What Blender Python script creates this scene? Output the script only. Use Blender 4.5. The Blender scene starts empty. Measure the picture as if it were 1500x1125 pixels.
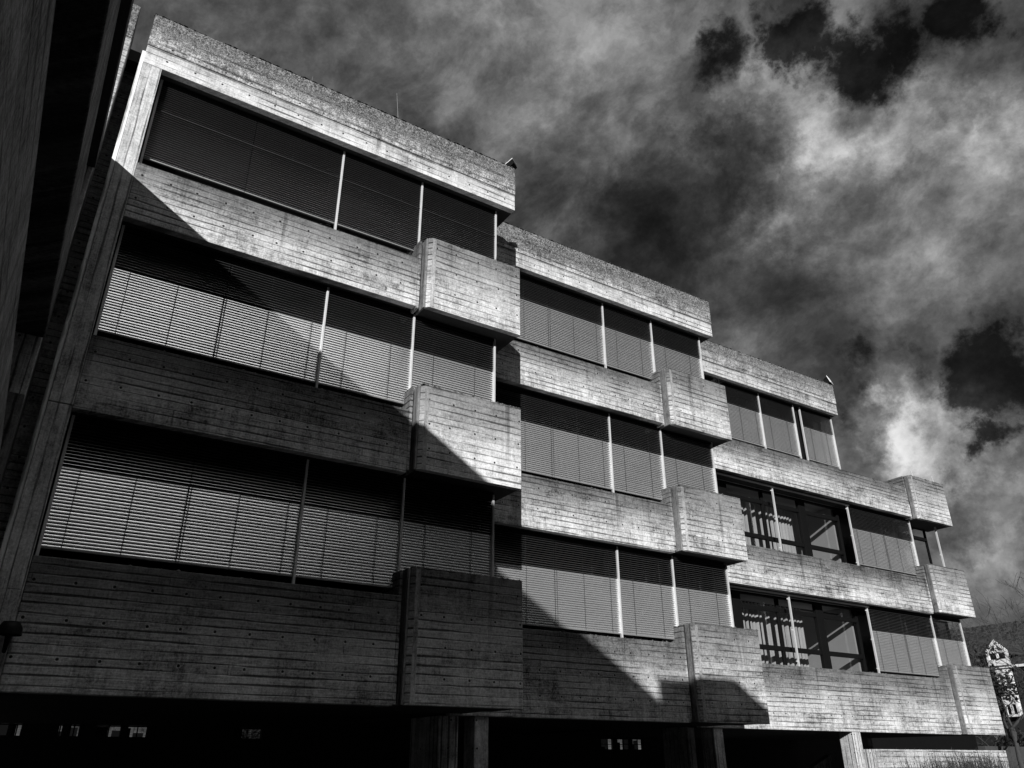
import bpy, bmesh, math, random
from mathutils import Vector, Matrix
random.seed(7)
K = 1.25                       # metres per layout unit
S = bpy.context.scene
COL = S.collection
GZ = -1.28                     # ground level (eye height 1.6 m)

# ------------------------------------------------------------------ node helpers
class NT:
    def __init__(s, tree):
        s.t = tree; s.n = tree.nodes; s.l = tree.links
    def put(s, sock, v):
        if isinstance(v, bpy.types.NodeSocket): s.l.new(v, sock)
        elif v is not None: sock.default_value = v
    def m(s, op, a, b=None, c=None, clamp=False):
        n = s.n.new('ShaderNodeMath'); n.operation = op; n.use_clamp = clamp
        for i, v in enumerate((a, b, c)):
            if v is not None: s.put(n.inputs[i], v)
        return n.outputs[0]
    def comb(s, x, y, z):
        n = s.n.new('ShaderNodeCombineXYZ')
        for i, v in enumerate((x, y, z)): s.put(n.inputs[i], v)
        return n.outputs[0]
    def sep(s, v):
        n = s.n.new('ShaderNodeSeparateXYZ'); s.l.new(v, n.inputs[0]); return n.outputs
    def noise(s, vec, scale, detail=3, rough=.55, dist=0):
        n = s.n.new('ShaderNodeTexNoise'); s.put(n.inputs['Vector'], vec)
        n.inputs['Scale'].default_value = scale; n.inputs['Detail'].default_value = detail
        n.inputs['Roughness'].default_value = rough; n.inputs['Distortion'].default_value = dist
        return n.outputs[0]
    def white(s, vec):
        n = s.n.new('ShaderNodeTexWhiteNoise'); n.noise_dimensions = '3D'; s.put(n.inputs['Vector'], vec)
        return n.outputs[0]
    def mr(s, v, a, b, c=0., d=1., smooth=True):
        n = s.n.new('ShaderNodeMapRange'); n.interpolation_type = 'SMOOTHSTEP' if smooth else 'LINEAR'
        s.put(n.inputs['Value'], v)
        for k, x in zip(('From Min', 'From Max', 'To Min', 'To Max'), (a, b, c, d)): s.put(n.inputs[k], x)
        return n.outputs[0]
    def mix(s, f, a, b):
        n = s.n.new('ShaderNodeMix'); n.data_type = 'FLOAT'
        s.put(n.inputs[0], f); s.put(n.inputs[2], a); s.put(n.inputs[3], b); return n.outputs[0]
    def bump(s, h, strength, dist):
        n = s.n.new('ShaderNodeBump'); n.inputs['Strength'].default_value = strength
        n.inputs['Distance'].default_value = dist; s.put(n.inputs['Height'], h); return n.outputs[0]

def new_mat(name):
    m = bpy.data.materials.new(name); m.use_nodes = True
    nt = NT(m.node_tree); b = m.node_tree.nodes['Principled BSDF']
    return m, nt, b

def simple(name, v, rough=.6, metal=0., var=.25, scale=3., bump=0.):
    m, nt, b = new_mat(name)
    g = nt.n.new('ShaderNodeNewGeometry').outputs['Position']
    n1 = nt.noise(g, scale, 5); n2 = nt.noise(g, scale * 9, 3)
    f = nt.m('ADD', nt.m('MULTIPLY', n1, .6), nt.m('MULTIPLY', n2, .4))
    c = nt.mr(f, .25, .75, v * (1 - var), v * (1 + var), False)
    nt.put(b.inputs['Base Color'], nt.comb(c, c, c))
    b.inputs['Roughness'].default_value = rough; b.inputs['Metallic'].default_value = metal
    if bump: nt.put(b.inputs['Normal'], nt.bump(n2, .5, bump))
    return m

def concrete(name, base, vertical=False, moss=0., holes=True, top_dirt=.5, h=.13, L=3.2, contrast=1., hp=(.5, .5), z0=0.):
    """board-marked in-situ concrete: boards, seams, tie holes, stains, streaks, moss"""
    m, nt, b = new_mat(name)
    tc = nt.n.new('ShaderNodeTexCoord')
    oi = nt.n.new('ShaderNodeObjectInfo').outputs['Random']
    P = nt.n.new('ShaderNodeNewGeometry').outputs['Position']
    x, y, z = nt.sep(P)
    xy = nt.m('ADD', x, y)
    u, v = (z, xy) if vertical else (xy, z)
    wob = nt.noise(nt.comb(nt.m('MULTIPLY', u, .35), nt.m('MULTIPLY', v, .2), 0.), 2., 2)
    vv = nt.m('DIVIDE', nt.m('ADD', v, nt.m('MULTIPLY', wob, .008)), h)
    bi = nt.m('FLOOR', vv); bf = nt.m('FRACT', vv)
    r1 = nt.white(nt.comb(bi, 3.3, 1.7))
    uu = nt.m('ADD', nt.m('DIVIDE', u, L), nt.m('MULTIPLY', r1, 9.))
    si = nt.m('FLOOR', uu); sf = nt.m('FRACT', uu)
    r2 = nt.white(nt.comb(bi, si, 5.1)); r3 = nt.white(nt.comb(bi, si, 8.4))
    # intermittent seams between the boards
    brk = nt.noise(nt.comb(nt.m('MULTIPLY', u, .62), nt.m('MULTIPLY', bi, 3.7), 0.), 1., 3)
    dist = nt.m('MINIMUM', bf, nt.m('SUBTRACT', 1., bf))
    wid = nt.mr(brk, .40, .70, .07, .24)
    seam = nt.m('SUBTRACT', 1., nt.mr(nt.m('DIVIDE', dist, wid), .25, 1.))
    seam = nt.m('MULTIPLY', seam, nt.mr(brk, .38, .60, .10, 1.))
    bd = nt.m('MINIMUM', sf, nt.m('SUBTRACT', 1., sf))
    butt = nt.m('SUBTRACT', 1., nt.mr(bd, .001, .005))
    seam = nt.m('MAXIMUM', seam, nt.m('MULTIPLY', butt, nt.mr(r3, .4, .7, 0., .5)))
    grain = nt.noise(nt.comb(nt.m('MULTIPLY', u, 3.), nt.m('MULTIPLY', v, 45.), r2), 1., 4, .65)
    gritv = nt.comb(nt.m('MULTIPLY', xy, 1.), nt.m('MULTIPLY', z, .8), y)
    grit = nt.noise(gritv, 30., 4, .85)
    grit2 = nt.noise(gritv, 13., 3, .7)
    blot = nt.noise(nt.comb(nt.m('MULTIPLY', xy, .8), z, nt.m('MULTIPLY', oi, 40.)), .9, 5, .62)
    blot2 = nt.noise(nt.comb(nt.m('MULTIPLY', xy, .8), z, nt.m('MULTIPLY', oi, 70.)), 3.2, 5, .68)
    strk = nt.noise(nt.comb(nt.m('MULTIPLY', xy, 5.5), nt.m('MULTIPLY', z, .45), 2.), 1., 5, .7)
    stri = nt.noise(nt.comb(nt.m('MULTIPLY', xy, 26.), nt.m('MULTIPLY', z, 1.6), 6.), 1., 3, .7)
    val = nt.m('ADD', .62, nt.m('MULTIPLY', nt.m('SUBTRACT', r2, .5), .20 * contrast))
    def add(n, a):
        nonlocal val
        val = nt.m('ADD', val, nt.m('MULTIPLY', nt.m('SUBTRACT', n, .5), a * contrast))
    add(grain, 1.1); add(grit, 1.7); add(grit2, .75); add(blot, 1.25); add(blot2, 1.0); add(strk, 1.0); add(stri, .4); add(oi, .14)
    val = nt.m('MAXIMUM', val, .07)
    val = nt.m('MULTIPLY', val, nt.m('SUBTRACT', 1., nt.m('MULTIPLY', seam, .80)))
    hgt = nt.m('ADD', nt.m('MULTIPLY', nt.m('SUBTRACT', 1., seam), .8), nt.m('MULTIPLY', r3, .5))
    hgt = nt.m('ADD', hgt, nt.m('ADD', nt.m('MULTIPLY', grain, .35), nt.m('MULTIPLY', grit, .35)))
    if holes:
        hx = nt.m('DIVIDE', xy, hp[0]); hz = nt.m('DIVIDE', nt.m('SUBTRACT', z, z0), hp[1])
        hi = nt.comb(nt.m('FLOOR', hx), nt.m('FLOOR', hz), 1.)
        jx = nt.m('MULTIPLY', nt.m('SUBTRACT', nt.white(hi), .5), .16)
        dx = nt.m('MULTIPLY', nt.m('SUBTRACT', nt.m('ADD', nt.m('FRACT', hx), jx), .5), hp[0])
        dz = nt.m('MULTIPLY', nt.m('SUBTRACT', nt.m('FRACT', hz), .5), hp[1])
        dd = nt.m('SQRT', nt.m('ADD', nt.m('MULTIPLY', dx, dx), nt.m('MULTIPLY', dz, dz)))
        hole = nt.m('SUBTRACT', 1., nt.mr(dd, .015, .025))
        ring = nt.m('MULTIPLY', nt.m('SUBTRACT', 1., nt.mr(dd, .022, .04)), .18)
        val = nt.m('MULTIPLY', nt.m('ADD', val, ring), nt.m('SUBTRACT', 1., nt.m('MULTIPLY', hole, .93)))
        hgt = nt.m('SUBTRACT', hgt, nt.m('MULTIPLY', hole, 3.))
    gz = nt.sep(tc.outputs['Generated'])[2]
    # long drips of rain dirt running down from the top edge, each ending at its own height
    drip = nt.noise(nt.comb(nt.m('MULTIPLY', xy, 3.1), nt.m('MULTIPLY', z, .12), nt.m('MULTIPLY', oi, 30.)), 1., 4, .7)
    dr = nt.m('MULTIPLY', nt.mr(drip, .56, .68), nt.mr(nt.m('ADD', gz, nt.m('SUBTRACT', drip, .5)), .15, .95))
    val = nt.m('MULTIPLY', val, nt.m('SUBTRACT', 1., nt.m('MULTIPLY', dr, .5 if top_dirt else .15)))
    if top_dirt:
        # weathering under the exposed top edge, with a ragged lower limit of its own
        lim = nt.m('ADD', gz, nt.m('MULTIPLY', nt.m('SUBTRACT', strk, .5), .7))
        lim = nt.m('ADD', lim, nt.m('MULTIPLY', nt.m('SUBTRACT', blot2, .5), .5))
        d = nt.mr(lim, .18, 1.02)
        val = nt.m('MULTIPLY', val, nt.m('SUBTRACT', 1., nt.m('MULTIPLY', d, top_dirt)))
    if moss:
        sp = nt.noise(gritv, 34., 4, .8)
        sp2 = nt.noise(gritv, 6., 3, .7)
        k = nt.m('ADD', nt.mr(gz, 0., 1., -.04, .15, False), nt.m('MULTIPLY', nt.m('SUBTRACT', sp2, .5), .3))
        mm = nt.mr(nt.m('ADD', sp, k), .50, .60)
        mt = nt.mr(nt.noise(gritv, 24., 4, .85), .38, .64, .03, .52)
        val = nt.mix(nt.m('MULTIPLY', mm, moss), val, mt)
        wh = nt.mr(nt.noise(gritv, 42., 2, .8), .60, .68)
        val = nt.mix(nt.m('MULTIPLY', wh, .75), val, 1.25)
        hgt = nt.m('ADD', hgt, nt.m('MULTIPLY', mm, .9))
    c = nt.m('MINIMUM', nt.m('MULTIPLY', val, base / .62), .8)
    nt.put(b.inputs['Base Color'], nt.comb(c, c, c))
    b.inputs['Roughness'].default_value = .85
    b.inputs['Specular IOR Level'].default_value = .25
    nt.put(b.inputs['Normal'], nt.bump(hgt, .8, .012))
    return m

M = {}
M['conc'] = concrete('board_marked_concrete', .47, h=.13, top_dirt=.74)
M['conc_box'] = concrete('board_marked_concrete_balcony', .53, h=.145, top_dirt=.66, contrast=.85)
M['fascia'] = concrete('pale_concrete_strip', .51, h=.15, top_dirt=.2, contrast=.8, z0=.2)
M['mossy'] = concrete('mossy_concrete', .38, h=.3, L=5., moss=1., top_dirt=.7, contrast=1.25)
M['pier'] = concrete('upright_board_concrete', .46, vertical=True, holes=True, top_dirt=0., h=.16, contrast=.8)
M['strip'] = concrete('smooth_concrete_edge', .78, vertical=True, holes=False, top_dirt=0., h=.3, contrast=.35)
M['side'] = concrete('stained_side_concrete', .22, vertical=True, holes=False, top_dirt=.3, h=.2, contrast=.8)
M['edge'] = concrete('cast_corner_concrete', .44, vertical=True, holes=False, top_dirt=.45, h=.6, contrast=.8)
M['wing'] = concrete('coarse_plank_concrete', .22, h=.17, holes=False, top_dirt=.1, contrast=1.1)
M['soffit'] = simple('shade_darkened_concrete', .035, .95, var=.4)  # near-black concrete: the shade on undersides is put into its colour
M['black'] = simple('black_window_metal', .005, .6); M['black'].node_tree.nodes['Principled BSDF'].inputs['Specular IOR Level'].default_value = .15
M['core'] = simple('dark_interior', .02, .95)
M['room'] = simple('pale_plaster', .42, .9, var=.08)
M['rail'] = simple('pale_aluminium', .62, .45, .2, var=.12)
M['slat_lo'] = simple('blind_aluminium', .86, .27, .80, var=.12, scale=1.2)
M['slat_hi'] = simple('blind_aluminium_shaded', .09, .5, .2, var=.15, scale=1.2)  # darker copy of the slat metal, shade of the undersides put into the colour
M['slab'] = simple('dark_weathered_slab', .05, .8, var=.4, scale=2., bump=.01)
M['bar'] = simple('dull_aluminium_bar', .26, .5, .3)
M['slat_edge'] = simple('rolled_slat_edge', .62, .35, .93, var=.2, scale=2.)
M['cord'] = simple('blind_cord', .03, .8)
M['curtain'] = simple('curtain_cloth', .5, .95, var=.2, scale=2.)
M['moss'] = simple('dry_moss', .10, 1., var=.7, scale=20)
M['soil'] = simple('planting_soil', .04, 1.)
M['metal'] = simple('weathered_zinc', .3, .5, .6)
M['white'] = simple('white_coated_metal', .85, .4, var=.05)
M['grass'] = simple('dry_grass_stalks', .035, .9, var=.5, scale=8)
M['bark'] = simple('bark', .045, .95, var=.5, scale=8, bump=.01)
M['leaf'] = simple('ivy_leaves', .03, .5, var=.7, scale=6)
M['render_white'] = simple('white_render', .8, .8, var=.12, scale=1.)
M['dark_brick'] = simple('dark_brick', .012, .9, var=.4, scale=6)
M['ground'] = simple('asphalt', .05, .9, var=.3, scale=1.5)

def mk_tile():
    m, nt, b = new_mat('roof_tiles')
    P = nt.n.new('ShaderNodeNewGeometry').outputs['Position']
    x, y, z = nt.sep(P)
    r = nt.m('DIVIDE', z, .16); f = nt.m('FRACT', r); i = nt.m('FLOOR', r)
    q = nt.m('ADD', nt.m('DIVIDE', y, .2), nt.m('MULTIPLY', i, .5))
    w = nt.white(nt.comb(i, nt.m('FLOOR', q), 0.))
    v = nt.m('MULTIPLY', nt.m('ADD', .006, nt.m('MULTIPLY', w, .05)), nt.mr(f, 0., .3, .3, 1.))
    nt.put(b.inputs['Base Color'], nt.comb(v, v, v)); b.inputs['Roughness'].default_value = .8
    return m
M['tile'] = mk_tile()

def mk_glass(name, tint, reflect):
    m, nt, b = new_mat(name); nt.n.remove(b)
    out = nt.n['Material Output']
    tr = nt.n.new('ShaderNodeBsdfTransparent'); tr.inputs[0].default_value = (tint,) * 3 + (1,)
    gl = nt.n.new('ShaderNodeBsdfGlossy'); gl.inputs['Roughness'].default_value = .02
    fr = nt.n.new('ShaderNodeFresnel'); fr.inputs[0].default_value = 1.5
    P = nt.n.new('ShaderNodeNewGeometry').outputs['Position']
    nt.put(gl.inputs['Normal'], nt.bump(nt.noise(P, 1.1, 2), .06, .05))
    mx = nt.n.new('ShaderNodeMixShader')
    nt.put(mx.inputs[0], nt.m('MULTIPLY', fr.outputs[0], reflect))
    nt.l.new(tr.outputs[0], mx.inputs[1]); nt.l.new(gl.outputs[0], mx.inputs[2]); nt.l.new(mx.outputs[0], out.inputs[0])
    return m
M['glass'] = mk_glass('clear_window_glass', .75, 1.)
M['darkglass'] = mk_glass('window_glass_behind_blind', .35, .8)

# ------------------------------------------------------------------ mesh helpers
class MB:
    def __init__(s): s.v = []; s.f = []
    def poly(s, pts, faces):
        o = len(s.v); s.v += [tuple(p) for p in pts]; s.f += [tuple(i + o for i in f) for f in faces]
    def box(s, x0, x1, y0, y1, z0, z1):
        p = [(x, y, z) for z in (z0, z1) for y in (y0, y1) for x in (x0, x1)]
        s.poly(p, [(0, 2, 3, 1), (4, 5, 7, 6), (0, 1, 5, 4), (2, 6, 7, 3), (0, 4, 6, 2), (1, 3, 7, 5)])
        return s
    def prism(s, outline, y0, y1, axis='y'):
        """outline: list of (a,b); extruded along axis"""
        n = len(outline)
        def P(a, b, t): return (a, t, b) if axis == 'y' else ((t, a, b) if axis == 'x' else (a, b, t))
        s.poly([P(a, b, y0) for a, b in outline] + [P(a, b, y1) for a, b in outline],
               [tuple(range(n)), tuple(range(2 * n - 1, n - 1, -1))] + [(i, (i + 1) % n + 0, (i + 1) % n + n, i + n) for i in range(n)])
        return s
    def tube(s, pts, radii, n=6):
        rings = []
        for i, p in enumerate(pts):
            p = Vector(p)
            d = (Vector(pts[min(i + 1, len(pts) - 1)]) - Vector(pts[max(i - 1, 0)])).normalized()
            a = d.orthogonal().normalized(); b = d.cross(a)
            rings.append([p + (a * math.cos(t) + b * math.sin(t)) * radii[i] for t in [2 * math.pi * k / n for k in range(n)]])
        vs = [q for r in rings for q in r]; fs = []
        for i in range(len(pts) - 1):
            for k in range(n):
                fs.append((i * n + k, i * n + (k + 1) % n, (i + 1) * n + (k + 1) % n, (i + 1) * n + k))
        fs += [tuple(range(n - 1, -1, -1)), tuple(range((len(pts) - 1) * n, len(pts) * n))]
        s.poly(vs, fs); return s
    def build(s, name, mat, parent=None, bevel=0., smooth=False, kind=None, solid=False):
        me = bpy.data.meshes.new(name)
        me.from_pydata([(a * K, b * K, c * K) for a, b, c in s.v], [], s.f); me.update()
        bm = bmesh.new(); bm.from_mesh(me)
        if not solid: bmesh.ops.recalc_face_normals(bm, faces=bm.faces)
        bm.to_mesh(me); bm.free()
        o = bpy.data.objects.new(name, me); COL.objects.link(o); me.materials.append(M[mat] if isinstance(mat, str) else mat)
        if parent:
            root = parent
            off = Vector((0, 0, 0))
            while root: off += root.location; root = root.parent
            o.parent = parent; o.location = -off
        if bevel:
            b = o.modifiers.new('bevel', 'BEVEL'); b.width = bevel; b.segments = 2; b.limit_method = 'ANGLE'
        if smooth:
            for p in me.polygons: p.use_smooth = True
        if kind: o['kind'] = kind
        return o

def tag(o, label=None, cat=None, group=None, kind=None):
    if label: o['label'] = label
    if cat: o['category'] = cat
    if group: o['group'] = group
    if kind: o['kind'] = kind
    return o
def thing(name, loc, label, cat, group=None):
    e = bpy.data.objects.new(name, None); COL.objects.link(e); e.location = Vector(loc) * K; e.empty_display_size = .2
    return tag(e, label, cat, group)

# ------------------------------------------------------------------ the main building
B = thing('office_building', (0, 10, GZ), 'long stepped block of board-marked concrete with three floors of blinds', 'building')

def moss_line(mb, x0, x1, y0, y1, z, n):
    for _ in range(n):
        x = random.uniform(x0, x1); y = y0 + (y1 - y0) * random.random() ** 2.5
        r = random.uniform(.006, .026) * random.uniform(.6, 1.4)
        pts = []
        for k in range(6):
            a = k * math.pi / 3 + random.random() * .5
            pts.append((x + math.cos(a) * r * 1.5, y + math.sin(a) * r, z - .006))
        pts.append((x + random.uniform(-.3, .3) * r, y, z + r * random.uniform(.5, 1.)))
        mb.poly(pts, [(k, (k + 1) % 6, 6) for k in range(6)])

FL = [(.66, 2.06), (3.82, 4.83), (6.66, 7.60)]      # spandrels: bottom, top
BX = [(.67, 2.44), (3.86, 5.24), (6.62, 7.99)]      # balcony tubs
ROOF0, ROOFM, ROOF1 = 9.39, 9.745, 10.39
blocks = [  # Yspandrel, Ybox, spandrel x0,x1, box x0,x1, roof x0,x1
    (10.0, 9.85, .132, 4.50, 4.62, 6.42, -.14, 6.41),
    (11.53, 11.37, 6.16, 11.20, 11.33, 13.16, 6.16, 13.13),
    (13.0, 12.86, 12.90, 22.50, 22.66, 24.44, 12.90, 19.84)]
for bi, (Y, YB, sx0, sx1, bx0, bx1, rx0, rx1) in enumerate(blocks):
    for (z0, z1) in FL:
        # spandrel with soffit/sill running back to the glass
        sp_ = MB().box(sx0, sx1, Y, Y + .13, z0, z1).box(sx0, sx1, Y + .13, Y + .60, z0 + .06, z1 - .004).build('spandrel', 'conc', B, bevel=.012)
        MB().box(sx0 + .01, sx1 - .06, Y + .135, Y + .60, z0 + .015, z0 + .055).build('soffit', 'soffit', sp_)  # dark sheet standing in for the shade under the band
    mossb = MB(); msb = MB()
    for fi, (z0, z1) in enumerate(BX):
        # tub front with a chamfered left corner, standing proud of the spandrel
        mb = MB(); c = .05
        mb.prism([(bx0, YB + c), (bx0 + c, YB), (bx1 - .012, YB), (bx1, YB + .012), (bx1, Y + .70), (bx0, Y + .70)], z0 + .03, z1, 'z')
        mb.prism([(bx0, YB + c), (bx0 + c, YB), (bx1 - .012, YB), (bx1, YB + .012), (bx1, YB + .1), (bx0, YB + .1)], z0, z0 + .03, 'z')
        tub = mb.build('balcony', 'conc_box', B, bevel=.006)
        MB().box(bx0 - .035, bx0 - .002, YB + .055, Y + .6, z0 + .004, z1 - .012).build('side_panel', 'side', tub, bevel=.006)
        MB().box(bx0 + .055, bx0 + .125, YB - .004, YB + .05, z0 + .012, z1 - .03).build('corner_board', 'edge', tub, bevel=.004)
        MB().box(bx0 + .004, bx1 - .01, YB + .105, Y + .70, z0 + .008, z0 + .028).build('soffit', 'soffit', tub)  # dark sheet, painted shade beneath the tub
        # upright return wall just left of it, separated by a shadow gap
        zb = z1 - .03 if fi else z1 - .04
        MB().box(sx1 + .002, sx1 + .05, Y + .003, Y + .60, z0 + .01, zb).build('return_wall', 'conc', tub, bevel=.008)
        MB().box(sx1 + .05, bx0 - .036, Y + .2, Y + .6, z0 + .01, zb - .02).build('gap', 'black', tub)  # black filler standing in for the shade deep in the gap
        moss_line(mossb, bx0 + .02, bx1 - .02, YB + .01, YB + .3, z1, 120)
    # roof edge
    rb = MB().box(rx0, rx1, Y, Y + .12, ROOF0, ROOFM - .006).box(rx0, rx1, Y + .12, Y + .62, ROOF0 + .04, ROOFM - .006).build('roof_edge_beam', 'fascia', B, bevel=.01)
    MB().box(rx0 + .27, rx1 - .004, Y + .125, Y + .62, ROOF0 + .004, ROOF0 + .036).build('soffit', 'soffit', rb)  # dark sheet, painted shade beneath the roof beam
    MB().box(rx0 - .006, rx1 + .004, Y - .018, Y + .5, ROOFM, ROOF1).build('roof_parapet', 'mossy', B, bevel=.02)
    moss_line(msb, rx0, rx1, Y - .016, Y + .35, ROOF1, int((rx1 - rx0) * 150))
    for (z0, z1) in FL: moss_line(msb, sx0, sx1, Y + .01, Y + .2, z1, int((sx1 - sx0) * 10))
    msb.build('moss', 'moss', B, kind='stuff')
    mossb.build('moss', 'moss', B, kind='stuff')

# building mass behind the glass
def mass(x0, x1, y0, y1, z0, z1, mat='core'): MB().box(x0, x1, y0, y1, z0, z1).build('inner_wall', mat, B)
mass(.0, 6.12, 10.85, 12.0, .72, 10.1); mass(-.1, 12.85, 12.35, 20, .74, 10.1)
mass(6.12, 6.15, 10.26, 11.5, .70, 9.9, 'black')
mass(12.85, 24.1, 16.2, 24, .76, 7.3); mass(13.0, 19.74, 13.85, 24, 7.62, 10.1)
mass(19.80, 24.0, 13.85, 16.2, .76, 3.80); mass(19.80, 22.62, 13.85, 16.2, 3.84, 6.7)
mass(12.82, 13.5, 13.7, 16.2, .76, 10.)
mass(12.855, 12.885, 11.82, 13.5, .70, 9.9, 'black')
# floor slabs and underside
MB().box(.14, 6.38, 10.61, 13, .69, .80).box(6.2, 13.1, 12.14, 16, .69, .80).box(12.92, 24.4, 13.61, 22, .69, .79).build('underside', 'soffit', B)  # darkened slabs, undercroft shade put into the colour
for z in (3.86, 6.70):
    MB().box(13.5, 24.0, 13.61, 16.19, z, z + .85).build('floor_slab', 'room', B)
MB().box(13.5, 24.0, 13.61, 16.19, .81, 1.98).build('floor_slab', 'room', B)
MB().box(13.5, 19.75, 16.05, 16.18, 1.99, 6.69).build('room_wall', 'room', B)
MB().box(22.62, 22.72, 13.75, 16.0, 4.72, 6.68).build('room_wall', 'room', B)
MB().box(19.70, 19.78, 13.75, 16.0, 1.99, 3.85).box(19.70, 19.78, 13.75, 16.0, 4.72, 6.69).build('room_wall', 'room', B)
# left pier, gap and the strip of the neighbouring section
MB().box(-.13, .13, 10.0, 10.2, 3.86, 9.385).build('pier', 'pier', B, bevel=.01)
MB().box(-.13, .128, 10.004, 10.2, GZ, 3.852).build('pier', 'pier', B, bevel=.01)
MB().box(-.185, -.134, 10.02, 10.19, GZ, 9.62).build('pier_edge', 'strip', B, bevel=.006)
MB().box(-.6, .13, 10.9, 11.1, GZ, 9.9).build('gap_wall', 'conc', B)
MB().box(-.6, .1, 10.62, 10.9, 9.9, 10.12).build('gap_wall', 'black', B)
MB().box(-6, -.362, 10.0, 10.8, ROOFM, 10.42).build('roof_parapet', 'mossy', B, bevel=.02)
MB().box(-6, -.362, 10.01, 10.8, ROOF0 - 1.4, ROOFM - .005).build('roof_edge_beam', 'fascia', B, bevel=.01)
MB().box(-6, -.366, 10.02, 10.8, GZ, ROOF0 - 1.405).build('outer_wall', 'pier', B, bevel=.01)
MB().box(-.12, -.10, 10.24, 10.8, 2, 9.38).build('gap_wall', 'black', B)

# pillars of the open ground floor
for (x0, x1, y0, y1) in [(6.62, 6.88, 11.56, 11.9), (6.02, 6.36, 11.6, 12.6), (13.28, 13.56, 13.02, 13.4), (12.9, 13.1, 13.4, 14.2), (17.92, 18.22, 13.02, 13.42),]:
    MB().box(x0, x1, y0, y1, GZ, .66 if y0 < 13.4 else .69).build('pillar', 'pier', B, bevel=.02)

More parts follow.
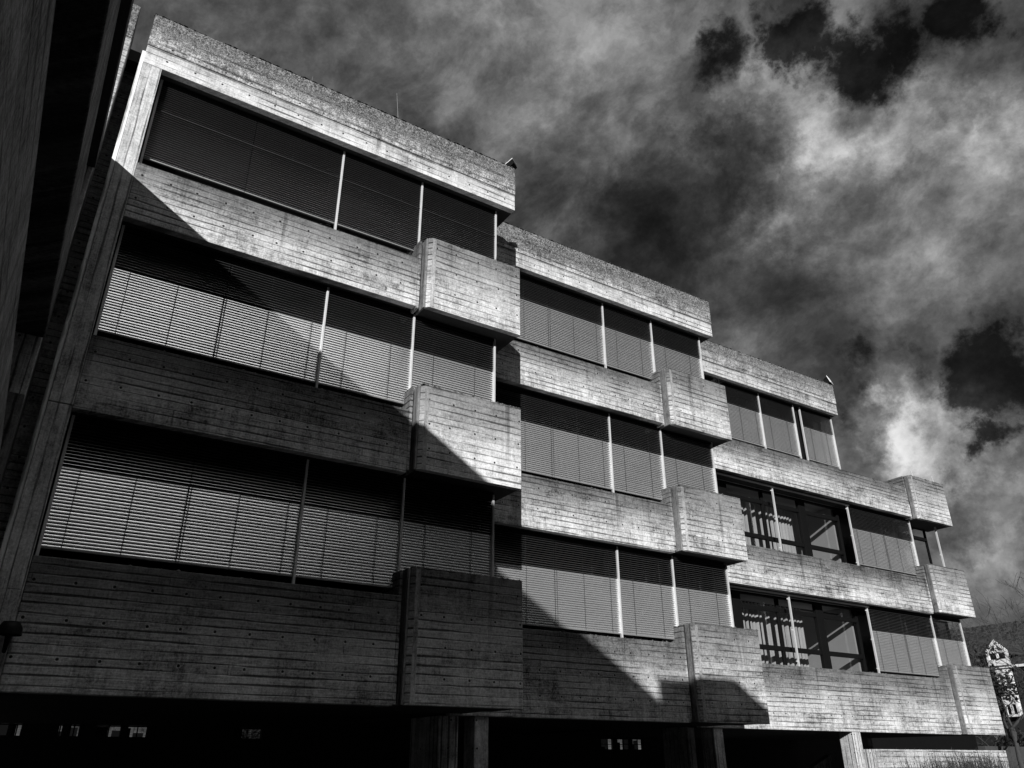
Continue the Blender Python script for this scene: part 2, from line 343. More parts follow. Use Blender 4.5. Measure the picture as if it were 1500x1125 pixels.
PITCH = .0405
def window(x0, x1, Y, z0, z1, kind, splitz=None, cords=None, drop=.12):
    """dark frame (part) with glass, blind or curtains (sub-parts); z0 = sill, z1 = soffit"""
    yg = Y + .62
    fr = MB(); t = .035
    fr.box(x0, x1, yg - .03, yg + .04, z0, z0 + .07).box(x0, x1, yg - .03, yg + .04, z1 - .06, z1)
    fr.box(x0, x0 + t, yg - .032, yg + .042, z0 + .07, z1 - .06).box(x1 - t, x1, yg - .032, yg + .042, z0 + .07, z1 - .06)
    w = x1 - x0
    if kind != 'blind':
        zt, zb = z0 + (z1 - z0) * .80, z0 + (z1 - z0) * .27
        fr.box(x0 + t, x1 - t, yg - .05, yg + .04, zt - .05, zt + .05).box(x0 + t, x1 - t, yg - .05, yg + .04, zb - .055, zb + .055)
        if w > 2:
            xm = (x0 + x1) / 2
            fr.box(xm - .16, xm + .12, yg - .07, yg + .03, z0 + .07, z1 - .06)
    F = fr.build('window', 'black', B, bevel=.006)
    pm = MB(); pm.poly([(x0 + .01, yg + .006, z0 + .02), (x1 - .01, yg + .006, z0 + .02), (x1 - .01, yg + .006, z1 - .02), (x0 + .01, yg + .006, z1 - .02)], [(0, 1, 2, 3)])
    pm.build('pane', 'glass' if kind != 'blind' else 'darkglass', F, solid=True)
    if kind == 'blind':
        ys = Y + .25
        zbot = z0 + drop; ztop = z1 - .012
        zs = splitz
        lo = MB(); hi = MB(); lip = MB()
        n = int((ztop - zbot) / PITCH)
        groups = [(x0 + .015, x1 - .015)] if w < 2 else [(x0 + .015, (x0 + x1) / 2 - .004), ((x0 + x1) / 2 + .004, x1 - .015)]
        for (a, b) in groups:
            tw = random.uniform(-.004, .004)
            for i in range(n):
                z = zbot + .02 + i * PITCH + random.uniform(-.0012, .0012)
                low = z < zs
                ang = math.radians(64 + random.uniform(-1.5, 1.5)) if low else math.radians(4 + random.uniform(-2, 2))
                half = .0245; cv = .0045 if low else .0055
                pts = []
                for k in range(5):
                    s = -1 + k * .5
                    # local: along the slat width p (outer edge down when closed), bulge q
                    p = s * half; q = cv * (1 - s * s)
                    yy = ys + p * math.cos(ang) - q * math.sin(ang) * 1.
                    zz = z + p * math.sin(ang) + q * math.cos(ang)
                    pts.append((yy, zz))
                dz = tw * (i / n)
                mb = lo if low else hi
                vs = [(a, y_, z_) for y_, z_ in pts] + [(b, y_, z_ + dz) for y_, z_ in pts]
                mb.poly(vs, [(k, k + 5, k + 6, k + 1) for k in range(4)])
                if not low:
                    y_, z_ = pts[0]; y_ -= .003; mb = lip
                    mb.poly([(a, y_, z_ - .0025), (b, y_, z_ - .0025 + dz), (b, y_ + .0028, z_ + .003 + dz), (a, y_ + .0028, z_ + .003)], [(0, 1, 2, 3)])
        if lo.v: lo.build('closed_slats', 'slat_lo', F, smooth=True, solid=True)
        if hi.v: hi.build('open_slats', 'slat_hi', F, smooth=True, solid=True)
        if lip.v: lip.build('slat_edges', 'slat_edge', F, solid=True)
        bar = MB()
        for (a, b) in groups: bar.box(a, b, ys - .016, ys + .016, zbot - .018, zbot + .004)
        bar.build('bottom_bar', 'bar', F)
        cb = MB()
        if cords is None: cords = [x0 + w * (k + .5) / 2 for k in range(2)] if w < 2 else [x0 + w * f for f in (.075, .29, .497, .513, .72, .93)]
        for cx in cords: cb.box(cx - .0035, cx + .0035, ys - .027, ys - .0225, zbot, min(ztop, zs) if zs > 0 else zbot + .01)
        for cx in cords: cb.box(cx - .002, cx + .002, ys - .004, ys + .002, zbot, ztop)
        cb.build('cords', 'cord', F)
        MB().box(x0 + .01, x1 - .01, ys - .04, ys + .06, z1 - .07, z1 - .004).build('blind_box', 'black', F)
    else:
        # curtains: wavy cloth hanging inside, drawn back where kind says so
        spans = {'curtain': [(x0 + .08, x1 - .08)], 'half': [(x0 + .1, x0 + .55 * w), (x0 + .56 * w, x0 + .73 * w)], 'left': [(x0 + .35, x1 - .1)], 'low': [(x0 + .1, x0 + .47 * w)]}[kind]
        for (a, b) in spans:
            cb = MB(); n = int((b - a) / .012); ph = random.random() * 6
            vs = []; yy = yg + .5
            for i in range(n + 1):
                t_ = a + (b - a) * i / n
                f = yy + .07 * max(-.8, min(.8, 1.4 * math.sin(t_ * 43 + ph + 1.6 * math.sin(t_ * 7)))) + .014 * math.sin(t_ * 113 + ph)
                vs += [(t_, f, z0 + .06), (t_ + .004 * math.sin(t_ * 30), f * 1. + .006, z1 - .12)]
            cb.poly(vs, [(2 * i, 2 * i + 2, 2 * i + 3, 2 * i + 1) for i in range(n) if vs[2 * i][1] < yy + .03])
            cb.build('curtain', 'curtain', F, smooth=True, solid=True)
        MB().box(x0 + .05, x1 - .05, yg + .47, yg + .53, z1 - .13, z1 - .10).build('curtain_track', 'black', F)
    return F

def rail(x, Y, z0, z1, clips=False):
    mb = MB(); y = Y + .225
    mb.box(x - .017, x + .017, y - .02, y + .03, z0, z1)
    if clips:
        for f in (.08, .5, .93):
            z = z0 + (z1 - z0) * f
            mb.box(x - .07, x + .002, y + .005, y + .02, z - .012, z + .012)
    mb.build('guide_rail', 'rail', B, bevel=.004)

OP = [(2.06, 3.82), (4.83, 6.66), (7.60, 9.39)]
SP = [3.19, 6.00, 8.79]
# block 1
for f in range(3):
    z0, z1 = OP[f]; Y = 10.0
    sp = SP[f] if f < 2 else -1
    c0 = [.39, 1.01, 1.625, 1.665, 2.27, 2.92]
    for (a, b, cc) in [(.17, 3.10, c0), (3.10, 4.58, None), (4.58, 6.13, None)]:
        window(a, b, Y, z0, z1, 'blind', sp, cc, drop=(.155, .20, .30)[f])
    for x in (.17, 3.10, 4.58, 6.12): rail(x, Y, z0 + .01, z1 - .005)
    if f == 2: MB().box(.2, 3.08, 10.2, 10.212, 8.79, 8.795).box(3.12, 4.56, 10.2, 10.212, 8.79, 8.795).box(4.6, 6.1, 10.2, 10.212, 8.79, 8.795).build('blind_seam', 'slat_hi', B)
# block 2
for f in range(3):
    z0, z1 = OP[f]; Y = 11.53
    for (a, b) in [(6.88, 9.87), (9.87, 11.31), (11.31, 12.88)]:
        window(a, b, Y, z0, z1, 'blind', SP[f] + .02, None, drop=(.12, .17, .24)[f])
    for x in (9.87, 11.31, 12.87): rail(x, Y, z0 + .01, z1 - .005)
# block 3
Y = 13.0
z0, z1 = OP[2]
for (a, b) in [(13.6, 16.60), (16.60, 18.05), (18.36, 19.76)]: window(a, b, Y, z0, z1, 'blind', SP[2] + .03, None, drop=.19)
for x in (16.60, 18.05, 18.35, 19.76): rail(x, Y, z0 + .01, z1 - .005)
MB().box(18.07, 18.33, Y + .3, Y + .7, z0, z1).build('post', 'black', B)
for f in (0, 1):
    z0, z1 = OP[f]
    window(13.6, 16.58, Y, z0, z1, 'curtain'); window(16.60, 19.74, Y, z0, z1, 'half' if f else 'low')
    window(19.76, 22.68, Y, z0, z1, 'blind', SP[f], None, drop=(.11, .14)[f])
    if f: window(22.70, 24.1, Y, z0, z1, 'left')
    else: window(22.70, 24.15, Y, z0, z1, 'blind', SP[f], None, drop=.08)
    for x in (16.60, 19.74): rail(x, Y, z0 + .01, z1 - .005, True)
    for x in (22.68, 24.06 if f else 24.15): rail(x, Y, z0 + .01, z1 - .005, bool(f))
    MB().box(13.3, 19.76, Y + .16, Y + .2, z1 - .055, z1 - .025).build('head_rail', 'rail', B)

# back of the undercroft with glazing that looks through to a sunlit yard
ub = MB()
ops = [(.30, .62), (.70, .86), (1.52, 1.60), (1.72, 1.92), (2.25, 2.72), (2.86, 3.25), (3.4, 3.44), (5.1, 5.75), (15.75, 16.3), (16.36, 16.9), (16.96, 17.4)]
yb0, yb1 = 20., 20.15
xs = -6.
zlo, zhi = .52, .98
cur = -6.
for (a, b) in ops:
    if a > 10: break
    ub.box(cur, a, yb0, yb1, zlo, zhi); cur = b
ub.box(cur, 15.75, yb0, yb1, zlo, zhi)
MB().box(24.01, 35.6, yb0, yb1, GZ, 1.3).build('rear_glass_wall', 'black', B)
ub.box(-6, 24, yb0, yb1, GZ, .36).box(-6, 15.75, yb0, yb1, .36, zlo).box(-6, 15.75, yb0, yb1, zhi, 1.4)
cur = 15.75
for (a, b) in ops[8:]:
    if a > cur + .001: ub.box(cur, a, yb0, yb1, .36, .66)
    cur = b
ub.box(cur, 24, yb0, yb1, .36, .66).box(15.75, 24, yb0, yb1, .66, 1.4)
ub.build('rear_wall', 'core', B)
for (a, b) in ops:
    gm = MB()
    z_0, z_1 = (zlo, zhi) if a < 10 else (.36, .66)
    gm.box(a, b, yb0 + .05, yb0 + .07, z_0 + (z_1 - z_0) * .42, z_0 + (z_1 - z_0) * .48)
    gm.box(a, a + (b - a) * random.uniform(.1, .5), yb0 + .02, yb0 + .03, z_0, z_0 + (z_1 - z_0) * random.uniform(.2, .7))
    gm.box((a + b) / 2 - .012, (a + b) / 2 + .012, yb0 + .04, yb0 + .06, z_0, z_1)
    gm.build('glazing_bars', 'black', B)
for (a, b) in [(ops[0][0], ops[7][1]), (ops[8][0], ops[10][1])]:
    z_0, z_1 = (zlo, zhi) if a < 10 else (.36, .66)
    pm = MB(); pm.poly([(a, yb0 + .1, z_0), (b, yb0 + .1, z_0), (b, yb0 + .1, z_1), (a, yb0 + .1, z_1)], [(0, 1, 2, 3)])
    pm.build('rear_glazing', 'darkglass', B, solid=True)

# ------------------------------------------------------------------ dark wing on the left, beside and behind the camera
W_ = thing('side_wing', (-2, 0, GZ), 'dark shaded concrete wing close overhead at the left edge, with plank-marked bands', 'building')
XW = -.345
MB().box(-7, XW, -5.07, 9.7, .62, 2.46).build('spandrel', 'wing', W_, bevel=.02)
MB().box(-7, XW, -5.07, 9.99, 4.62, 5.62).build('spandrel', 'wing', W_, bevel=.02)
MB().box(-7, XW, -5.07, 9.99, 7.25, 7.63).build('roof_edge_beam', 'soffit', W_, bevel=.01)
MB().box(-7, -1.2, -5.07, 9.99, GZ, 7.25).build('inner_wall', 'core', W_)
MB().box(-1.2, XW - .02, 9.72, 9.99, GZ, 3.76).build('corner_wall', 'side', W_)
MB().box(-.33, 1.60, -24, -5.07, 5.8, 7.99).build('spandrel', 'conc', W_, bevel=.02)
MB().box(-7, -.35, -24, -5.09, 5.8, 7.62).build('roof_edge_beam', 'conc', W_, bevel=.02)
MB().box(-7, 1.2, -24, -5.2, GZ, 5.79).build('outer_wall', 'conc', W_)

# ------------------------------------------------------------------ ground, yard behind, low walls
g = MB(); g.poly([(-400, -400, GZ), (900, -400, GZ), (900, 900, GZ), (-400, 900, GZ)], [(0, 1, 2, 3)])
g.build('ground', 'ground', kind='structure')

yb = thing('yard_building', (10, 66, GZ), 'pale sunlit building glimpsed through the windows behind the open ground floor', 'building')
MB().box(-15, 70, 66, 70, GZ, 2.7).build('wall', 'conc', yb)
wb = MB()
for i in range(60):
    x = -14 + i * 1.4
    wb.box(x, x + random.uniform(.5, 1.2), 65.98, 66.02, random.uniform(.2, 1.2), random.uniform(1.9, 2.6))
wb.build('windows', 'black', yb)

lw = thing('planter_wall', (21, 13, GZ), 'low pale sunlit concrete wall under the right end of the building, behind tall grass', 'wall')
MB().box(18.62, 24.4, 12.95, 13.15, GZ, .285).build('wall_panel', 'fascia', lw, bevel=.015)
MB().box(18.32, 18.615, 12.99, 13.3, GZ, .28).build('wall_end', 'pier', lw, bevel=.01)
for (a, b, zt, lab) in [(36.2, 38.55, .60, 'dark grey low wall block beyond the end of the building, right of the grass'), (38.62, 42.5, .60, 'dark grey low wall block cut off by the right edge of the photo')]:
    o = MB().box(a, b, 20, 20.4, GZ, zt).box(a + .02, b + .2, 19.9, 20, GZ, .0).build('low_wall', 'slab', bevel=.03)
    tag(o, lab, 'wall', 'low walls beyond the building')
sl = MB().prism([(19.3, -.35), (20.75, .2), (20.8, -1.27), (19.3, -1.27)], 15.9, 16.1).build('stair_parapet', 'pier', bevel=.01)
tag(sl, 'sloping concrete stair parapet in the dark open ground floor, left of the sunlit pillar', 'parapet')

# ------------------------------------------------------------------ roof fittings
def floodlight(loc, rz, tilt, label, s=1.):
    t = thing('roof_floodlight', loc, label, 'lamp', 'floodlights on the roof corners')
    t.rotation_euler = (0, 0, rz)
    def part(name, mb, mat, bev=.004):
        o = mb.build(name, mat, bevel=bev); o.parent = t; o.location = (0, 0, 0); return o
    k = s
    part('bracket', MB().box(-.012, .012, -.012, .012, -.02, .06).box(-.05, .05, -.02, .02, -.01, .0), 'metal')
    R = Matrix.Rotation(tilt, 3, 'X')
    def rot(mb):
        mb.v = [tuple(R @ Vector(v) * k + Vector((0, 0, .08))) for v in mb.v]; return mb
    part('housing', rot(MB().prism([(-.07, .0), (-.05, -.06), (.06, -.075), (.09, -.01), (.085, .03), (-.06, .035)], -.085, .085, 'x')), 'black')
    part('visor', rot(MB().prism([(-.085, .037), (.10, .032), (.11, .045), (-.085, .052)], -.10, .10, 'x')), 'white')
    return t
floodlight((6.36, 10.02, ROOF1 + .01), math.radians(35), math.radians(-32), 'small wedge-shaped floodlight on the corner of the highest roof', 1.0)
floodlight((19.72, 13.02, ROOF1 + .02), math.radians(20), math.radians(72), 'small bright white floodlight on the roof corner of the farthest block', 1.35)

RODG = 'lightning rods on the roof edges'
def rod(x, y, z, h, lx, ly, label, r=.0045):
    mb = MB().tube([(x, y, z - .02), (x + lx * .5, y + ly * .5, z + h * .5), (x + lx, y + ly, z + h)], [r * 1.4, r, r * .6], 5)
    mb.box(x - .02, x + .02, y - .02, y + .02, z - .01, z + .012)
    tag(mb.build('lightning_rod', 'metal'), label, 'rod', RODG)
rod(2.35, 10.05, ROOF1, .17, .0, 0, 'short thin rod on the left part of the highest roof')
rod(3.95, 10.03, ROOF1, .62, -.07, 0, 'tall thin rod leaning left on the middle of the highest roof')
rod(6.26, 10.08, ROOF1, .2, 0, 0, 'short thin rod just left of the floodlight on the highest roof')
rod(14.6, 13.1, ROOF1, .2, .03, 0, 'short thin rod on the roof of the farthest block')
rod(22.95, 12.92, 7.99, .22, -.02, 0, 'thin rod at the left corner of the top right balcony')
rod(24.05, 12.92, 7.99, .22, -.01, 0, 'thin rod near the right corner of the top right balcony')

def tuft(x0, x1, y, z, n, hh, label):
    mb = MB()
    for _ in range(n):
        x = random.uniform(x0, x1); yy = y + random.uniform(-.06, .12); h = hh * random.uniform(.4, 1.)
        lx = random.uniform(-.1, .45) * h * 2; ly = random.uniform(-.15, .1)
        mb.tube([(x, yy, z - .01), (x + lx * .35, yy + ly * .4, z + h * .7), (x + lx, yy + ly, z + h)], [.004, .003, .0012], 4)
    tag(mb.build('dry_grass_tuft', 'grass'), label, 'plant', 'dry grass growing on the balconies')
tuft(5.9, 6.38, 10.0, 7.99, 26, .22, 'dry grass on the end of the highest balcony')
tuft(12.75, 13.1, 11.5, 7.99, 9, .3, 'few dry stalks on the top balcony of the middle block')

# wall lamp at the bottom left
wl = thing('wall_lamp', (.1, 9.93, 1.15), 'small dark dome lamp on the pier at the lower left edge', 'lamp')
dm = MB(); rings = []
for i, (r, z) in enumerate([(.02, 1.34), (.08, 1.33), (.115, 1.27), (.12, 1.20)]):
    dm.v += [(.1 + r * math.cos(a), 9.88 + r * math.sin(a), z) for a in [k * math.pi / 6 for k in range(12)]]
for i in range(3): dm.f += [(i * 12 + k, i * 12 + (k + 1) % 12, (i + 1) * 12 + (k + 1) % 12, (i + 1) * 12 + k) for k in range(12)]
dm.f.append(tuple(range(12)))
dm.build('lamp_hood', 'black', wl, smooth=True)
MB().tube([(.1, 9.99, 1.05), (.1, 9.9, 1.05), (.1, 9.88, 1.2)], [.02, .02, .03], 8).build('bracket', 'black', wl)

# star sticker in the lower right window
st = MB(); cx, cz = 14.42, 2.62
o_ = []
for k in range(10):
    a = math.pi / 2 + k * math.pi / 5; r = .06 if k % 2 == 0 else .025
    o_.append((cx + r * math.cos(a), cz + r * math.sin(a)))
st.prism(o_, 13.605, 13.612)
tag(st.build('star_ornament', 'white'), 'white paper star in the lowest clear window, left of the curtains', 'ornament')

# ------------------------------------------------------------------ planting at the right
def grass_clump():
    mb = MB()
    for _ in range(1300):
        x = 18.6 + 3.9 * random.betavariate(2.2, 1.4); y = random.uniform(11.6, 12.6)
        env = .9 + .35 * math.sin(x * 5.1) + .25 * math.sin(x * 12.7 + 1)
        h = 1.27 * random.uniform(.6, 1.) * (1. + .20 * env)
        if random.random() < .03: h = random.uniform(1.4, 1.58)
        lx = random.gauss(-.05, .10) * h; ly = random.uniform(-.1, .1)
        p = [(x + lx * t * t, y + ly * t * t, GZ + h * t) for t in (0, .35, .7, 1.)]
        mb.tube(p, [.006, .006, .005, .002], 3)
        for q in range(random.randint(1, 5)):
            t = random.uniform(.5, 1.); c = Vector((x + lx * t * t, y + ly * t * t, GZ + h * t))
            d = Vector((random.uniform(-1, 1), random.uniform(-.5, .5), random.uniform(-.2, .9))).normalized() * random.uniform(.03, .08)
            e = Vector((random.uniform(-1, 1), 0, random.uniform(-1, 1))).normalized() * .012
            mb.poly([c, c + d * .5 + e, c + d, c + d * .5 - e], [(0, 1, 2, 3)])
    tag(mb.build('tall_grass', 'grass', kind='stuff'), 'dark tall grass in front of the low sunlit wall', 'grass')
grass_clump()

def tree(loc, H, label, seed, lean=(0, 0), leafy=0, name='bare_tree', spread=1., depth_=6):
    rnd = random.Random(seed)
    t = thing(name, loc, label, 'shrub' if 'shrub' in name else 'tree', 'shrubs around the building' if 'shrub' in name else 'trees beyond the building')
    tr = MB(); cr = MB(); lf = MB()
    def grow(p, d, L, r, depth):
        pts = [p]; rad = [r]; n = 4
        for i in range(n):
            d = (d + Vector((rnd.gauss(0, .16), rnd.gauss(0, .16), rnd.gauss(.03, .10)))).normalized()
            p = p + d * (L / n); pts.append(p); rad.append(max(.008, r * (1 - .32 * (i + 1) / n)))
        (tr if depth < 2 else cr).tube(pts, rad, 6 if depth < 2 else 3)
        if leafy and depth >= 3:
            for _ in range(leafy):
                c = rnd.choice(pts) + Vector((rnd.gauss(0, .22), rnd.gauss(0, .22), rnd.gauss(0, .22)))
                a = Vector((rnd.gauss(0, 1), rnd.gauss(0, 1), rnd.gauss(0, 1))).normalized(); b_ = a.orthogonal().normalized()
                s = rnd.uniform(.05, .13)
                lf.poly([c - a * s, c + b_ * s * .6, c + a * s, c - b_ * s * .6], [(0, 1, 2, 3)])
        if depth >= depth_: return
        for k in range(rnd.choice((2, 3, 3)) if depth else 4):
            q = pts[rnd.choice((2, 3, 4))] if k else pts[-1]
            a = Vector((rnd.gauss(0, 1), rnd.gauss(0, 1), rnd.gauss(.25, .5))).normalized()
            nd = (d * (1.0 if k == 0 else .75) + a * .75 * spread).normalized()
            grow(q, nd, L * rnd.uniform(.68, .9), rad[-1] * rnd.uniform(.5, .8), depth + 1)
    grow(Vector(loc), Vector((lean[0], lean[1], 1)).normalized(), H * .30, H * .013, 0)
    tr.build('trunk', 'bark', t, smooth=True); cr.build('crown', 'bark', t)
    if lf.v: lf.build('foliage', 'leaf', t)
    return t
tree((35.9, 18.4, GZ), 9.2, 'bare tree rising behind the right end of the building, left of the white gable', 3)
tree((43.2, 19.0, GZ), 9.0, 'bare tree at the right edge in front of the tiled roof', 11, lean=(-.1, .05))
tree((43.4, 24.4, GZ), 6.4, 'slender bare tree whose twigs cross the white gable window', 23, depth_=3)
tree((38.0, 23.0, GZ), 7.8, 'dark ivy-covered tree between the building and the brick house', 5, leafy=18, name='ivy_tree', depth_=5, spread=.6)
tree((43.0, 20.6, GZ), 3.0, 'low leafy dark shrub behind the low wall blocks', 8, leafy=16, name='leafy_shrub', spread=1.4, depth_=5)
tree((45.6, 22.9, GZ), 2.8, 'dark leafy shrub at the foot of the brick house', 9, leafy=16, name='leafy_shrub', spread=1.4, depth_=5)
sh = tree((16.3, 60., GZ), 5.0, 'sunlit leafy shrub glimpsed through the dark open ground floor', 31, leafy=16, name='leafy_shrub', spread=1.5, depth_=5)

# ------------------------------------------------------------------ brick house with white gable bay
HX = 50.
Hs = thing('brick_house', (HX + 4, 24, GZ), 'dark brick house with tiled roof and a white gabled window bay at the right edge', 'house')
EZ = 4.95; RZ = 8.05
MB().box(HX, HX + 9, 8, 40, GZ, EZ).build('wall', 'dark_brick', Hs)
MB().prism([(HX - .2, EZ), (HX + 4.5, RZ), (HX + 9.2, EZ), (HX + 9.2, EZ - .12), (HX - .2, EZ - .12)], 7.6, 40.4).build('roof', 'tile', Hs)
MB().box(HX - .36, HX - .21, 7.6, 40.4, EZ - .06, EZ + .07).build('gutter', 'render_white', Hs)
def bay(yc, w):
    d = MB(); x0, x1 = HX - .5, HX - .38
    h0, h1, hp = EZ + .08, EZ + .88, EZ + 1.52
    d.box(x0, x1, yc - w, yc - w + .16, h0, h1).box(x0, x1, yc + w - .16, yc + w, h0, h1)
    d.box(x0, x1, yc - w + .16, yc + w - .16, h0, h0 + .34).box(x0 + .02, x1, yc - .05, yc + .05, h0 + .34, h1 + .35)
    d.box(x0 + .01, x1, yc - w + .16, yc + w - .16, h1 - .10, h1 + .02)
    d.prism([(yc - w, h1), (yc - w + .16, h1), (yc, hp - .22), (yc + w - .16, h1), (yc + w, h1), (yc, hp)], x0, x1, 'x')
    D_ = d.build('dormer', 'render_white', Hs)
    MB().box(x1 + .02, x1 + .08, yc - w + .08, yc + w - .08, h0 + .2, h1 + .1).build('dormer_window', 'black', D_)
    MB().prism([(yc - w - .06, h1 + .01), (yc, hp + .05), (yc + w + .06, h1 + .01), (yc + w, h1 - .2), (yc - w, h1 - .2)], x1 + .09, HX + 2.2, 'x').build('dormer_roof', 'tile', D_)
    b = MB(); w2 = w * .62
    for (za, zb) in ((2.3, 2.42), (2.95, 3.75), (EZ - .42, EZ - .14)):
        b.box(HX - .4, HX - .02, yc - w2, yc + w2, za, zb)
    for yy in (yc - w2, yc - .05, yc + w2 - .1):
        b.box(HX - .39, HX - .03, yy, yy + .1, 2.42, 2.95); b.box(HX - .39, HX - .03, yy, yy + .1, 3.75, EZ - .42)
    bb = b.build('bay', 'render_white', Hs)
    for za, zb in ((2.43, 2.94), (3.76, EZ - .43)):
        MB().box(HX - .25, HX - .04, yc - w2 + .11, yc + w2 - .11, za, zb).build('bay_window', 'black', bb)
bay(25.42, .62)

# ------------------------------------------------------------------ camera
f_, pitch, az, roll = 1146.7, 25.83, 57.64, -.12
a = math.radians(az); p = math.radians(pitch); ro = math.radians(roll)
h = Vector((math.cos(a), math.sin(a), 0)); r = Vector((math.sin(a), -math.cos(a), 0)); zz = Vector((0, 0, 1))
fw = math.cos(p) * h + math.sin(p) * zz; up = -math.sin(p) * h + math.cos(p) * zz
rr = math.cos(ro) * r + math.sin(ro) * up; uu = -math.sin(ro) * r + math.cos(ro) * up
cd = bpy.data.cameras.new('camera'); cam = bpy.data.objects.new('camera', cd); COL.objects.link(cam)
cam.matrix_world = Matrix(((rr.x, uu.x, -fw.x, 0), (rr.y, uu.y, -fw.y, 0), (rr.z, uu.z, -fw.z, 0), (0, 0, 0, 1)))
cd.sensor_width = 36; cd.lens = f_ / 1500 * 36; cd.clip_end = 5000; cd.clip_start = .05
S.camera = cam

# ------------------------------------------------------------------ light
sd = Vector((.65, 1, -.396)).normalized()
L = bpy.data.lights.new('sun', 'SUN'); L.energy = 5.0; L.angle = math.radians(.5); L.color = (1, 1, 1)
lo = bpy.data.objects.new('sun', L); COL.objects.link(lo); lo.rotation_euler = sd.to_track_quat('-Z', 'Y').to_euler()

def pix(x, y): return (fw + rr * ((x - 750) / f_) + uu * ((562.5 - y) / f_)).normalized()
Wd = bpy.data.worlds.new('World'); S.world = Wd; Wd.use_nodes = True
nt = NT(Wd.node_tree); bg = nt.n['Background']
sky = nt.n.new('ShaderNodeTexSky'); sky.sky_type = 'NISHITA'; sky.sun_disc = False
sky.sun_elevation = math.radians(18.4); sky.sun_rotation = math.atan2(-.65, -1)
bw = nt.n.new('ShaderNodeRGBToBW'); nt.l.new(sky.outputs[0], bw.inputs[0])
D = nt.n.new('ShaderNodeTexCoord').outputs['Generated']
dx, dy, dz = nt.sep(D)
den = nt.m('ADD', nt.m('MAXIMUM', dz, 0.), .22)
px, py = nt.m('DIVIDE', dx, den), nt.m('DIVIDE', dy, den)
Pc = nt.comb(px, py, 0.)
st_ = (rr * .82 + uu * .57).normalized()          # the streaks of cloud run this way across the sky
def vm(op, x, y=None):
    n = nt.n.new('ShaderNodeVectorMath'); n.operation = op; nt.put(n.inputs[0], x)
    if y is not None:
        if op == 'SCALE': nt.put(n.inputs['Scale'], y)
        else: nt.put(n.inputs[1], y)
    return n
dt = vm('DOT_PRODUCT', D, tuple(st_)).outputs['Value']
Dn = vm('SUBTRACT', D, vm('SCALE', tuple(st_), nt.m('MULTIPLY', dt, .30)).outputs[0]).outputs[0]
wn = nt.n.new('ShaderNodeTexNoise'); nt.l.new(D, wn.inputs['Vector']); wn.inputs['Scale'].default_value = 6.; wn.inputs['Detail'].default_value = 8; wn.inputs['Roughness'].default_value = .66
wo = vm('SUBTRACT', wn.outputs['Color'], (.5, .5, .5)).outputs[0]
wd = vm('ADD', D, vm('SCALE', wo, .24).outputs[0])
LOBES = [  # photo pixel, radius px, change of cloud brightness (log2 steps)
 (720, 30, 110, .5), (810, 80, 90, .5), (890, 215, 80, .8), (850, 300, 70, .5), (760, 180, 80, .4),
 (1110, 95, 80, 2.2), (1190, 150, 90, 1.9), (1130, 285, 75, 1.9), (1240, 190, 100, 1.9), (1330, 190, 100, 1.7), (1450, 190, 110, 1.8), (1400, 280, 130, 1.0),
 (1340, 370, 110, .7), (1180, 320, 80, .9), (1290, 440, 100, .4), (1235, 25, 80, 1.6), (1245, 556, 26, 1.4), (1010, 180, 60, .7), (930, 40, 110, .5),
 (1285, 650, 70, 2.6), (1350, 640, 100, 2.6), (1450, 605, 80, 2.3), (1405, 700, 85, 2.2), (1490, 690, 70, 1.4), (1470, 815, 70, 1.0), (1440, 880, 80, .5),
 (1160, 50, 70, -3.4), (1050, 95, 60, -2.6), (1270, 85, 80, -3.8), (1340, 65, 80, -3.4), (1400, 40, 60, -2.4), (1450, 20, 80, -3.), (1240, 85, 50, -2.),
 (1000, 260, 120, -1.65), (925, 340, 130, -1.6), (1080, 250, 70, -1.65), (1140, 255, 50, -1.5), (870, 170, 60, -.6),
 (1240, 525, 90, -1.8), (1340, 535, 80, -2.0), (1490, 545, 110, -3.6), (1430, 575, 60, -2.4), (1200, 600, 90, -1.0), (1465, 645, 46, -2.6), (1420, 650, 34, -1.8),
 (1130, 440, 120, -.8), (1000, 430, 110, -.7), (1400, 770, 60, -1.), (1440, 750, 50, -.5), (350, 60, 160, -.5), (640, 215, 100, -.6), (600, 60, 90, -.2), (500, 130, 90, .1), (1480, 420, 90, -.6)]
acc = None; dark = None
for (x, y, rad, w) in LOBES:
    n = nt.n.new('ShaderNodeVectorMath'); n.operation = 'DISTANCE'; nt.l.new(wd.outputs[0], n.inputs[0]); n.inputs[1].default_value = pix(x, y)
    scl = (pix(x - 1, y) - pix(x + 1, y)).length / 2
    if w <= -1.7:
        q = nt.mr(n.outputs['Value'], 0., rad * 1.75 * scl, min(1.1, -w / 2.9), 0.)
        dark = q if dark is None else nt.m('MAXIMUM', dark, q)
    else:
        q = nt.mr(n.outputs['Value'], 0., rad * 1.25 * scl, w, 0.)
        acc = q if acc is None else nt.m('ADD', acc, q)
f1 = nt.noise(Dn, 4.6, 9, .62, .15); f2 = nt.noise(Dn, 13., 8, .68, .2)
Dw = vm('ADD', Dn, vm('SCALE', wo, .10).outputs[0]).outputs[0]
rg = nt.noise(Dw, 7., 5, .6)
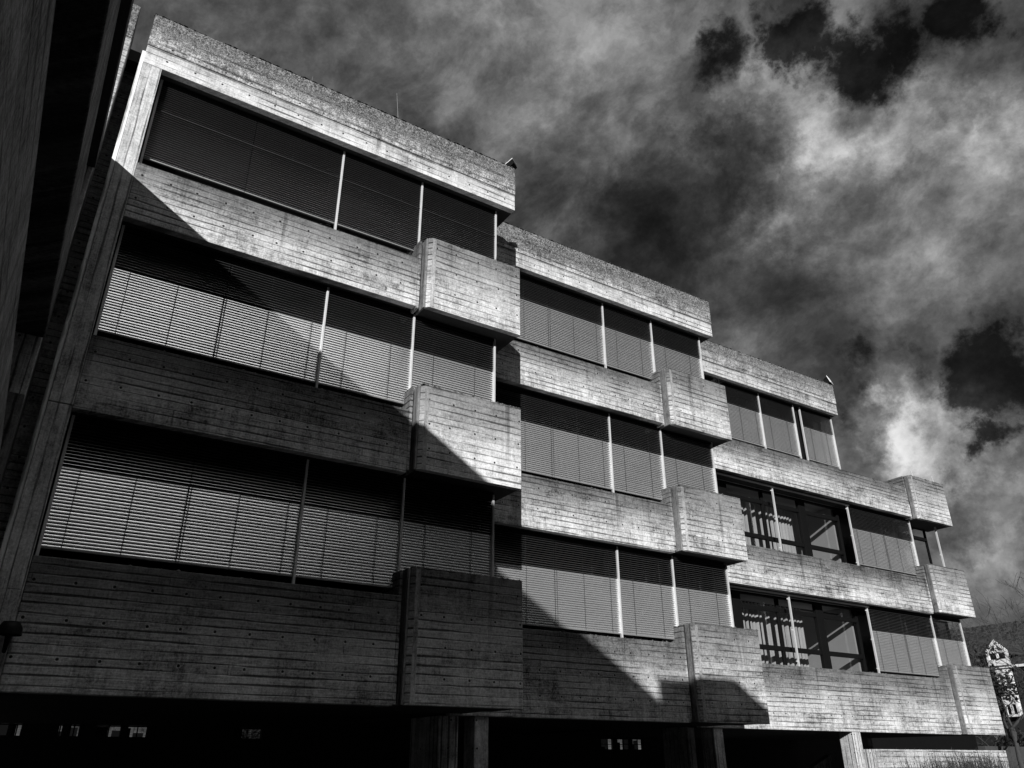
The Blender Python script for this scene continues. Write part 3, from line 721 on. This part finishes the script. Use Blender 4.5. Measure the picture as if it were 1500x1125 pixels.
ridge = nt.m('SUBTRACT', 1., nt.m('MULTIPLY', nt.m('ABSOLUTE', nt.m('SUBTRACT', rg, .5)), 5.5))   # wispy lit edges
rg2 = nt.noise(Dw, 17., 5, .6)
ridge2 = nt.m('SUBTRACT', 1., nt.m('MULTIPLY', nt.m('ABSOLUTE', nt.m('SUBTRACT', rg2, .5)), 5.5))
def term(v, w, c=.5):
    global ex
    ex = nt.m('ADD', ex, nt.m('MULTIPLY', nt.m('SUBTRACT', v, c), w))
ex = acc
term(f1, 6.2); term(f2, 5.2); term(ridge, .85, .55); term(ridge2, .55, .55)
ex = nt.m('MINIMUM', ex, 6.)
cl = nt.m('MULTIPLY', nt.m('POWER', 2., ex), .92)
cl = nt.m('MULTIPLY', nt.m('SUBTRACT', 1., nt.m('POWER', 2.718, nt.m('MULTIPLY', cl, -1 / 9.))), 9.)
# dark broken scud with crisp ragged edges
dk = nt.m('ADD', dark, nt.m('ADD', nt.m('MULTIPLY', nt.m('SUBTRACT', f2, .5), 1.7), nt.m('MULTIPLY', nt.m('SUBTRACT', f1, .5), .9)))
cl = nt.m('MULTIPLY', cl, nt.m('SUBTRACT', 1., nt.m('MULTIPLY', nt.mr(dk, .18, .80), .93)))
bk = vm('DOT_PRODUCT', D, tuple(h)).outputs['Value']
cl = nt.m('MULTIPLY', cl, nt.mr(bk, -.4, .2, .12, 1.))  # unseen sky behind the camera dimmed to deepen shade on the concrete
# unseen bright sky patch added overhead to brighten the blind slats
zd = vm('DISTANCE', D, tuple(Vector((.08, -.30, .95)).normalized())).outputs['Value']
zen = nt.mr(zd, .12, .42, 18., 0.)
cl = nt.m('ADD', cl, zen)
tot = nt.m('ADD', nt.m('MULTIPLY', bw.outputs[0], .004), cl)
nt.put(bg.inputs['Color'], nt.comb(tot, tot, tot)); bg.inputs['Strength'].default_value = .1
S.view_settings.view_transform = 'Standard'; S.view_settings.look = 'None'; S.view_settings.exposure = 0; S.view_settings.gamma = 1
S.render.engine = 'CYCLES'; S.cycles.max_bounces = 6
